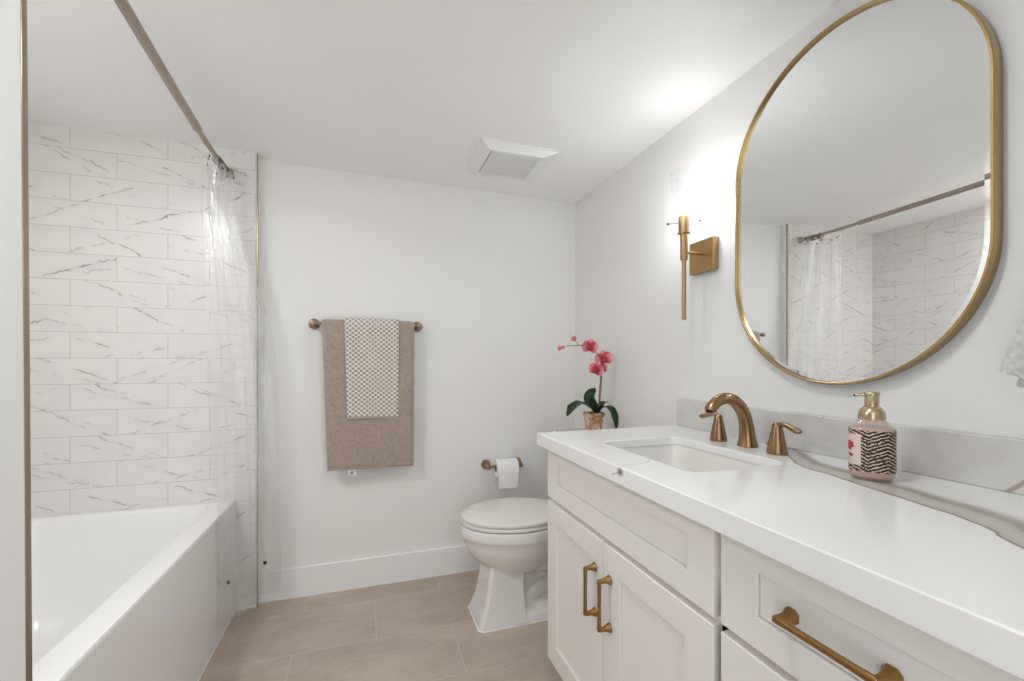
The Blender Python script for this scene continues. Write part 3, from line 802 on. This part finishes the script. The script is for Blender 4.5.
def towel(name, x0, x1, zf, zb, r, th, mat, parent, taper=(0, 0), seed=0, uvs=False, wave=.003, base=(BY, BZ)):
    by_, bz_ = base
    path = []
    nb = 26
    for k in range(nb): path.append((by_ + r, zb + (bz_ - zb) * k / nb, (r, 0)))
    for k in range(13):
        a = pi * k / 12; path.append((by_ + r * cos(a), bz_ + r * sin(a), (r * cos(a), r * sin(a))))
    nf = 44
    for k in range(1, nf + 1): path.append((by_ - r, bz_ + (zf - bz_) * k / nf, (-r, 0)))
    nx = 40; L = [0.0]
    for p, q in zip(path, path[1:]): L.append(L[-1] + math.hypot(q[0] - p[0], q[1] - p[1]))
    g = G(); n = len(path)
    for side in (1, -1):
        for i in range(n):
            y, z, nr = path[i]; nl = math.hypot(*nr); ny, nz_ = nr[0] / nl, nr[1] / nl
            down = max(0.0, (bz_ - z) / (bz_ - zf))
            front = 1 if i > nb + 6 else 0
            for j in range(nx + 1):
                u = j / nx
                x = (x0 + taper[0] * down) * (1 - u) + (x1 + taper[1] * down) * u
                wv = wave * (noise.noise(Vector((u * 3 + seed, z * 4, seed))) * 1.2 + .6 * sin(u * 7 + seed)) * min(1, down * 3)
                fz_ = noise.noise(Vector((x * 160, z * 160, seed + side))) * .0007
                e = min(1.0, min(u, 1 - u) * nx / 1.6 + .25); e2 = min(1.0, min(i, n - 1 - i) / 1.2 + .35)
                t = th / 2 * min(e, e2) + fz_ + (wv if front else wv * .3) * side
                hem = .004 * sin(u * 3.1 + .4) * down * (1 if front else 0)
                g.v.append((x + fz_, y + ny * side * t, z + nz_ * side * t + hem - .010 * (u - .5) * down * 0))
                if uvs: g.uv[len(g.v) - 1] = (x, L[-1] - L[i])
    W = nx + 1; K = n * W
    for i in range(n - 1):
        for j in range(nx):
            a = i * W + j
            g.f.append((a, a + 1, a + W + 1, a + W)); g.f.append((K + a, K + a + W, K + a + W + 1, K + a + 1))
        a = i * W; g.f.append((a, a + W, K + a + W, K + a)); a = i * W + nx; g.f.append((a, K + a, K + a + W, a + W))
    for j in range(nx):
        g.f.append((j, K + j, K + j + 1, j + 1)); a = (n - 1) * W + j; g.f.append((a, a + 1, K + a + 1, K + a))
    return g.build(name, mat, parent, sharp=70)
bt = thing('bath_towel', (.01, BY, BZ), 'large taupe terry bath towel hanging folded over the bronze bar', 'towel')
towel('towel_cloth', -.208, .217, .602, .640, .0155, .010, 'taupe_terry', bt, (.024, -.003), 3, wave=.004)
g = G(); g.tube([(-.182 + .39 * k / 20, BY - .0235, .612 - .003 * sin(k / 6) + .008 * (k / 20 - .5) * 0) for k in range(21)], .0028, 8, True, (1, 1.6)); g.build('hem_band', 'taupe_terry', bt)
g = G(); g.box(-.092, -.056, BY - .017, BY - .0160, .572, .606); tg = g.build('care_tag', 'label_white', bt)
g = G()
for k, z in enumerate((.590, .585, .580)): g.box(-.083, -.066 - .004 * (k % 2), BY - .0174, BY - .0171, z, z + .003)
sub(g, 'care_print', 'ink', tg)
ht = thing('hand_towel', (.02, BY, BZ), 'small white and taupe checkered hand towel draped over the taupe bath towel', 'towel')
towel('towel_cloth', -.108, .143, .842, .90, .0265, .009, 'checker_terry', ht, (.012, -.003), 9, True, .002)

# ------------------------------------------------------------------ toilet
to = thing('toilet', (.80, 1.86, 0), 'white two-piece toilet with closed lid between vanity and back wall', 'toilet')
TC = 1.86
def egg(xf, xb, hw, z, n=44, pw=2.0, yc=TC):
    """egg outline, front at xf (toward -x), back at xb, half width hw"""
    xm = xf + (xb - xf) * .56; o = []
    for j in range(n):
        a = 2 * pi * j / n; c_, s_ = cos(a), sin(a)
        rx = (xb - xm) if c_ > 0 else (xm - xf); p = 2.0 / pw
        o.append((xm + rx * math.copysign(abs(c_) ** p, c_), yc + hw * math.copysign(abs(s_) ** p, s_), z))
    return o
g = G()
g.loft([egg(.545, .74, .075, .195), egg(.500, .76, .104, .218), egg(.452, .79, .136, .250), egg(.412, .83, .161, .292), egg(.392, .86, .174, .335), egg(.386, .87, .178, .362),
        egg(.381, .872, .181, .366), egg(.379, .873, .182, .374), egg(.378, .874, .183, .405), egg(.382, .872, .180, .412), egg(.40, .86, .165, .414)])
# rear deck under the tank
g.loft([rrect(.80, 1.10, TC - .12, TC + .12, .26, .03), rrect(.79, 1.115, TC - .155, TC + .155, .33, .03), rrect(.785, 1.12, TC - .17, TC + .17, .40, .03), rrect(.79, 1.115, TC - .165, TC + .165, .408, .03)])
g.build('bowl', 'porcelain', to, sharp=50)
def octo(xf, xb, hf, hs, ch, z):
    return [(xf, TC - hf, z), (xf, TC + hf, z), (xf + ch, TC + hs, z), (xb, TC + hs, z), (xb, TC - hs, z), (xf + ch, TC - hs, z)]
g = G()
g.loft([octo(.436, .650, .095, .112, .014, .0), octo(.436, .650, .095, .112, .014, .010), octo(.444, .646, .090, .106, .013, .03), octo(.463, .640, .084, .098, .012, .08), octo(.477, .636, .079, .093, .012, .15), octo(.492, .636, .075, .088, .012, .25), octo(.494, .636, .075, .088, .012, .29)])
g.build('pedestal', 'porcelain', to, sharp=25, bevel=.004)
g = G(); g.loft([rrect(.56, 1.00, TC - .111, TC + .111, 0, .03), rrect(.56, 1.00, TC - .109, TC + .109, .022, .03), rrect(.57, .99, TC - .098, TC + .098, .036, .03), rrect(.58, .98, TC - .05, TC + .05, .055, .03)])
g.build('foot', 'porcelain', to, sharp=40)
g = G(); P = cr([(.60, TC, .24, .060), (.68, TC, .225, .062), (.76, TC, .215, .060), (.83, TC, .175, .056), (.80, TC, .125, .054), (.72, TC, .105, .052), (.68, TC, .07, .050), (.70, TC, .04, .05)])
g.tube([p[:3] for p in P], [p[3] for p in P], 24, True, (1.15, .9)); g.loft([rrect(.62, .96, TC - .036, TC + .036, .03, .02), rrect(.62, .93, TC - .030, TC + .030, .30, .02)]); g.build('trapway', 'porcelain', to, sharp=60)
g = G(); g.loft([egg(.383, .835, .179, .417), egg(.380, .838, .182, .420), egg(.380, .838, .182, .428), egg(.384, .835, .178, .431)])
g.build('seat', 'porcelain', to, sharp=40)
g = G(); g.loft([egg(.386, .835, .177, .4345), egg(.382, .838, .181, .438), egg(.381, .838, .182, .447), egg(.386, .835, .178, .4515), egg(.43, .80, .14, .4545), egg(.52, .72, .07, .456)])
g.build('lid', 'porcelain', to, sharp=40)
g = G(); g.loft([egg(.395, .830, .168, .412), egg(.395, .830, .168, .440)]); g.build('gap_shade', 'dark_gap', to)  # dark filler standing in for the shade between bowl, seat and lid
for s_ in (-.07, .07):
    g = G(); g.lathe([(.014, -.02), (.014, .02)], (.845, TC + s_, .437), 'y', 18); g.build('hinge', 'porcelain', to)
g = G(); g.loft([rrect(.925, 1.135, TC - .20, TC + .20, .409, .035), rrect(.915, 1.135, TC - .21, TC + .21, .45, .035), rrect(.905, 1.138, TC - .222, TC + .222, .735, .035)])
g.build('tank', 'porcelain', to, sharp=50)
g = G(); g.loft([rrect(.897, 1.140, TC - .230, TC + .230, .736, .035), rrect(.895, 1.141, TC - .232, TC + .232, .742, .035), rrect(.895, 1.141, TC - .232, TC + .232, .758, .035), rrect(.903, 1.135, TC - .224, TC + .224, .765, .035)])
g.build('tank_lid', 'porcelain', to, sharp=40)
g = G(); g.lathe([(.014, 0), (.014, -.008), (.009, -.012)], (.908, TC + .15, .68), 'x', 18); g.tube([(.895, TC + .15, .68), (.890, TC + .12, .677), (.890, TC + .075, .672)], [.007, .0065, .0075], 12, True, (1, .6)); g.build('flush_lever', 'bronze', to)
g = G(); g.loft([octo(.431, .652, .098, .117, .016, .0), octo(.433, .652, .097, .115, .016, .004)])
g.loft([rrect(.56, 1.004, TC - .116, TC + .116, 0, .03), rrect(.56, 1.003, TC - .114, TC + .114, .004, .03)]); g.build('caulk_line', 'caulk', to)

# ------------------------------------------------------------------ toilet paper
TPZ, TPY = .562, 2.232
tp = thing('toilet_paper_holder', (.69, YB, TPZ), 'bronze toilet paper holder on the back wall above the toilet', 'toilet paper holder')
for x in (.605, .782):
    g = G(); g.lathe([(.0255, YB), (.0260, YB - .004), (.0235, YB - .010), (.0150, YB - .018), (.0112, YB - .030), (.0112, YB - .052), (.0135, YB - .060), (.0140, YB - .068), (.0115, YB - .078), (.001, YB - .081)], (x, 0, TPZ), 'y', 26)
    g.build('post', 'towel_bar_bronze', tp, sharp=50)
g = G(); g.lathe([(.0075, .602), (.0075, .785)], (0, TPY, TPZ), 'x', 16); g.build('spindle', 'towel_bar_bronze', tp)
RC = TPZ - .010
ro = thing('toilet_paper_roll', (.705, TPY, RC), 'white toilet paper roll with its loose end hanging, on the bronze holder', 'toilet paper')
g = G(); n = 44; R = .047; rings = []
for r, x in ((.019, .643), (R - .002, .643), (R, .645), (R, .757), (R - .002, .759), (.019, .759), (.019, .643)):
    rings.append([(x, TPY + r * cos(2 * pi * j / n), RC + r * sin(2 * pi * j / n)) for j in range(n)])
g.loft(rings, False, False); g.build('roll', 'paper', ro, sharp=40)
g = G(); g.lathe([(.0188, .6425), (.0188, .7595)], (0, TPY, RC), 'x', 24, False, False); g.build('core', 'cardboard', ro)
g = G()
sheet = [(R + .0008, a) for a in (100, 120, 140, 160, 180)]
pp = [(TPY + r * cos(radians(a)), RC + r * sin(radians(a))) for r, a in sheet] + [(TPY - R - .001 - .002 * sin(k / 3.0), RC - .012 * k) for k in range(1, 9)]
rings = []
for k, (y, z) in enumerate(pp):
    s_ = .002 if k > 10 else 0
    rings.append([(.645, y, z), (.705, y - .001 * (k > 5), z - s_), (.757 - .0012 * max(0, k - 5), y, z - s_), (.757 - .0012 * max(0, k - 5), y + .0012, z - s_), (.705, y + .0005, z - s_), (.645, y + .0012, z)])
g.loft(rings); g.build('loose_sheet', 'paper', ro, sharp=60)

# ------------------------------------------------------------------ potted orchid on the toilet tank
oc = Vector((1.022, 1.86, .765))
orch = thing('potted_orchid', oc, 'pink orchid in a weathered clay pot with dark green leaves in the corner', 'potted plant')
G().lathe([(.032, 0), (.036, .002), (.0455, .092), (.0505, .093), (.0515, .097), (.0515, .110), (.049, .112), (.045, .110), (.043, .098), (.030, .094)], oc, 'z', 36).build('pot', 'clay', orch, sharp=40)
g = G(); g.lathe([(.044, .098), (.03, .106), (.012, .110), (.001, .111)], oc, 'z', 24); g.build('moss', 'moss', orch, sharp=60)
def leaf(P, W, up=(0, 0, 1), cup=.25, name='leaf'):
    Q = cr([tuple(p) + (w_,) for p, w_ in zip(P, W)], 5); g = G(); n = 9
    U = Vector(up)
    for i, q in enumerate(Q):
        a = Vector(Q[max(i - 1, 0)][:3]); b = Vector(Q[min(i + 1, len(Q) - 1)][:3]); t = (b - a).normalized()
        s_ = t.cross(U).normalized(); nrm = s_.cross(t).normalized()
        for side in (1, -1):
            for j in range(n):
                u = -1 + 2 * j / (n - 1); w_ = max(q[3], .0006)
                th = .0011 * (1 - u * u) + .0003
                g.v.append(tuple(Vector(q[:3]) + s_ * (u * w_) + nrm * (cup * w_ * (u * u) + side * th)))
    m = len(Q); K = 2 * n
    for i in range(m - 1):
        for j in range(n - 1):
            a = i * K + j; g.f.append((a, a + 1, a + K + 1, a + K)); a += n; g.f.append((a, a + K, a + K + 1, a + 1))
        a = i * K; g.f.append((a, a + K, a + K + n, a + n)); a = i * K + n - 1; g.f.append((a, a + n, a + K + n, a + K))
    return g.build(name, 'leaf', orch, sharp=60)
b0 = Vector((1.040, 1.855, .868))
leaf([b0, (.990, 1.815, .905), (.935, 1.79, .930), (.885, 1.775, .918), (.848, 1.765, .888), (.836, 1.76, .876)], [.010, .026, .036, .033, .016, .001])
leaf([b0, (1.030, 1.87, .905), (1.010, 1.88, .940), (1.020, 1.885, .965), (1.042, 1.885, .982), (1.048, 1.885, .984)], [.010, .020, .026, .022, .010, .001], (-.6, -.8, .1))
leaf([b0, (1.055, 1.83, .902), (1.070, 1.80, .900), (1.082, 1.785, .872), (1.088, 1.775, .830), (1.090, 1.770, .795)], [.010, .024, .033, .033, .022, .001], (.3, -.5, .8))
leaf([b0, (1.070, 1.88, .900), (1.095, 1.90, .917), (1.118, 1.91, .918), (1.134, 1.912, .917)], [.008, .016, .018, .013, .001])
leaf([b0, (1.02, 1.90, .900), (.99, 1.95, .915), (.965, 1.99, .900), (.955, 2.01, .88)], [.008, .020, .024, .018, .001])
g = G(); g.tube([(1.048, 1.857, .865), (1.056, 1.86, .97), (1.066, 1.862, 1.09)], [.0045, .0045, .004], 10); g.build('stake', 'stake', orch)
SP = cr([(1.044, 1.850, .868), (1.050, 1.848, .95), (1.060, 1.852, 1.05), (1.060, 1.853, 1.10), (1.048, 1.855, 1.140), (1.028, 1.855, 1.170), (1.000, 1.853, 1.189), (.960, 1.850, 1.195), (.915, 1.848, 1.193), (.875, 1.846, 1.191), (.845, 1.845, 1.182)])
g = G(); g.tube([p for p in SP], [.0034 - .0019 * i / len(SP) for i in range(len(SP))], 8)
g.tube([(.94, 1.849, 1.194), (.925, 1.848, 1.210), (.915, 1.847, 1.222)], .0014, 6); g.build('flower_stem', 'green_stem', orch)
def flower(c, facing, size, spin=0.0, nm='flower'):
    c = Vector(c); f = Vector(facing).normalized(); r = f.cross(Vector((0, 0, 1))).normalized(); u = r.cross(f).normalized()
    g = G(); nl, nw = 8, 7
    # two broad side petals, one top sepal, two lower sepals
    for ang, L, W, lift in ((90, 1.0, .40, .10), (215, .95, .38, .06), (325, .95, .38, .06), (5, 1.05, .66, .26), (175, 1.05, .66, .26)):
        a = radians(ang) + spin; d = r * cos(a) + u * sin(a); s_ = f.cross(d)
        base = len(g.v)
        for side in (0, 1):
            for i in range(nl + 1):
                t = i / nl; w_ = W * sin(pi * min(1, t * .93 + .05)) ** .7
                for j in range(nw):
                    q = -1 + 2 * j / (nw - 1)
                    rip = .04 * sin(q * 5 + t * 7 + ang)
                    p = c + (d * (t * L) + s_ * (q * w_) + f * (lift * t * 1.1 - .35 * t * t + .10 * q * q + rip + (.02 if side else 0))) * size
                    g.v.append(tuple(p)); g.uv[len(g.v) - 1] = (q * .5 + .5, t)
        K = (nl + 1) * nw
        for i in range(nl):
            for j in range(nw - 1):
                a_ = base + i * nw + j
                g.f.append((a_, a_ + 1, a_ + nw + 1, a_ + nw)); g.f.append((a_ + K, a_ + K + nw, a_ + K + nw + 1, a_ + K + 1))
    fl_ = g.build(nm, 'petal', orch, sharp=80, recalc=False)
    g = G(); P = [c + f * (size * .12), c + f * (size * .42) - u * (size * .10), c + f * (size * .55) - u * (size * .32), c + f * (size * .50) - u * (size * .50)]
    g.tube([tuple(p) for p in P], [size * .14, size * .30, size * .26, size * .06], 12, True, (1.2, .7))
    g.tube([tuple(c), tuple(c + f * size * .25 + u * size * .05)], [size * .08, size * .07], 8)
    sub(g, 'lip', 'lip_red', fl_, sharp=70)
flower((.990, 1.835, 1.188), (-.55, -.8, .05), .040, .15)
flower((1.062, 1.833, 1.132), (-.45, -.88, .1), .043, -.25)
flower((1.018, 1.825, 1.082), (-.75, -.6, -.05), .038, .35)
flower((1.052, 1.835, 1.084), (.15, -.95, -.1), .033, -.5)
for c_, s_ in (((.838, 1.845, 1.180), .0105), ((.858, 1.846, 1.186), .0075), ((.912, 1.847, 1.226), .0125)):
    g = G(); n = 14; g.lathe([(.001, -1.1), (.55, -.9), (.95, -.3), (1.0, .2), (.7, .8), (.25, 1.15), (.001, 1.2)], (0, 0, 0), 'z', n)
    g.v = [(c_[0] + y * s_ * .0 + z * s_ * -.9 + x * s_ * .3, c_[1] + y * s_, c_[2] + x * s_ + z * .2 * s_) for x, y, z in g.v]; g.build('bud', 'bud_pink', orch, sharp=80)

# ------------------------------------------------------------------ towel ring and white towel right of the mirror
trg = thing('towel_ring', (XR, .330, 1.43), 'gold towel ring on the right wall beyond the mirror, holding the white towel', 'towel ring')
g = G(); g.lathe([(.026, XR), (.026, XR - .006), (.012, XR - .014), (.010, XR - .045), (.001, XR - .047)], (0, .330, 1.43), 'x', 26); g.build('post', 'towel_bar_bronze', trg)
g = G(); g.tube([(XR - .040, .330 + .075 * sin(2 * pi * k / 36), 1.355 + .075 * cos(2 * pi * k / 36)) for k in range(37)], .0048, 12, False); g.build('ring', 'towel_bar_bronze', trg)
wt = thing('hand_towel', (1.08, .340, 1.09), 'white textured towel hanging at the right edge, right of the mirror frame', 'towel')
for nm, xo, zb_, hwb in (('towel_front', -.018, 1.092, .128), ('towel_back', .012, 1.066, .118)):
    g = G(); NUt, NVt = 60, 60
    for side in (1, -1):
        for j in range(NVt + 1):
            v = j / NVt; z = 1.292 - (1.292 - zb_) * v
            hw = .045 + (hwb - .045) * v ** .75
            for i in range(NUt + 1):
                u = -1 + 2 * i / NUt
                fold = .016 * (1 - .55 * v) * sin(u * 7 + .6) + .004 * sin(u * 16)
                waf = .0042 * (sin(u * hw * 330) * sin(z * 330)) * (1 if side == 1 else 0)
                t = .007 * min(1, (1 - abs(u)) * 8 + .25, (1 - v) * 10 + .3)
                g.v.append((1.090 + xo * (1 if v > .04 else .4) - fold * .6 - side * t - waf, .340 + u * hw, z - .050 * (1 - abs(u)) * v * v + .006 * u * v))
    W = NUt + 1; K = W * (NVt + 1)
    for j in range(NVt):
        for i in range(NUt):
            a = j * W + i; g.f.append((a, a + 1, a + W + 1, a + W)); g.f.append((K + a, K + a + W, K + a + W + 1, K + a + 1))
        a = j * W; g.f.append((a, a + W, K + a + W, K + a)); a += NUt; g.f.append((a, K + a, K + a + W, a + W))
    for i in range(NUt):
        g.f.append((i, K + i, K + i + 1, i + 1)); a = NVt * W + i; g.f.append((a, a + 1, K + a + 1, K + a))
    g.build(nm, 'white_terry', wt, sharp=70)
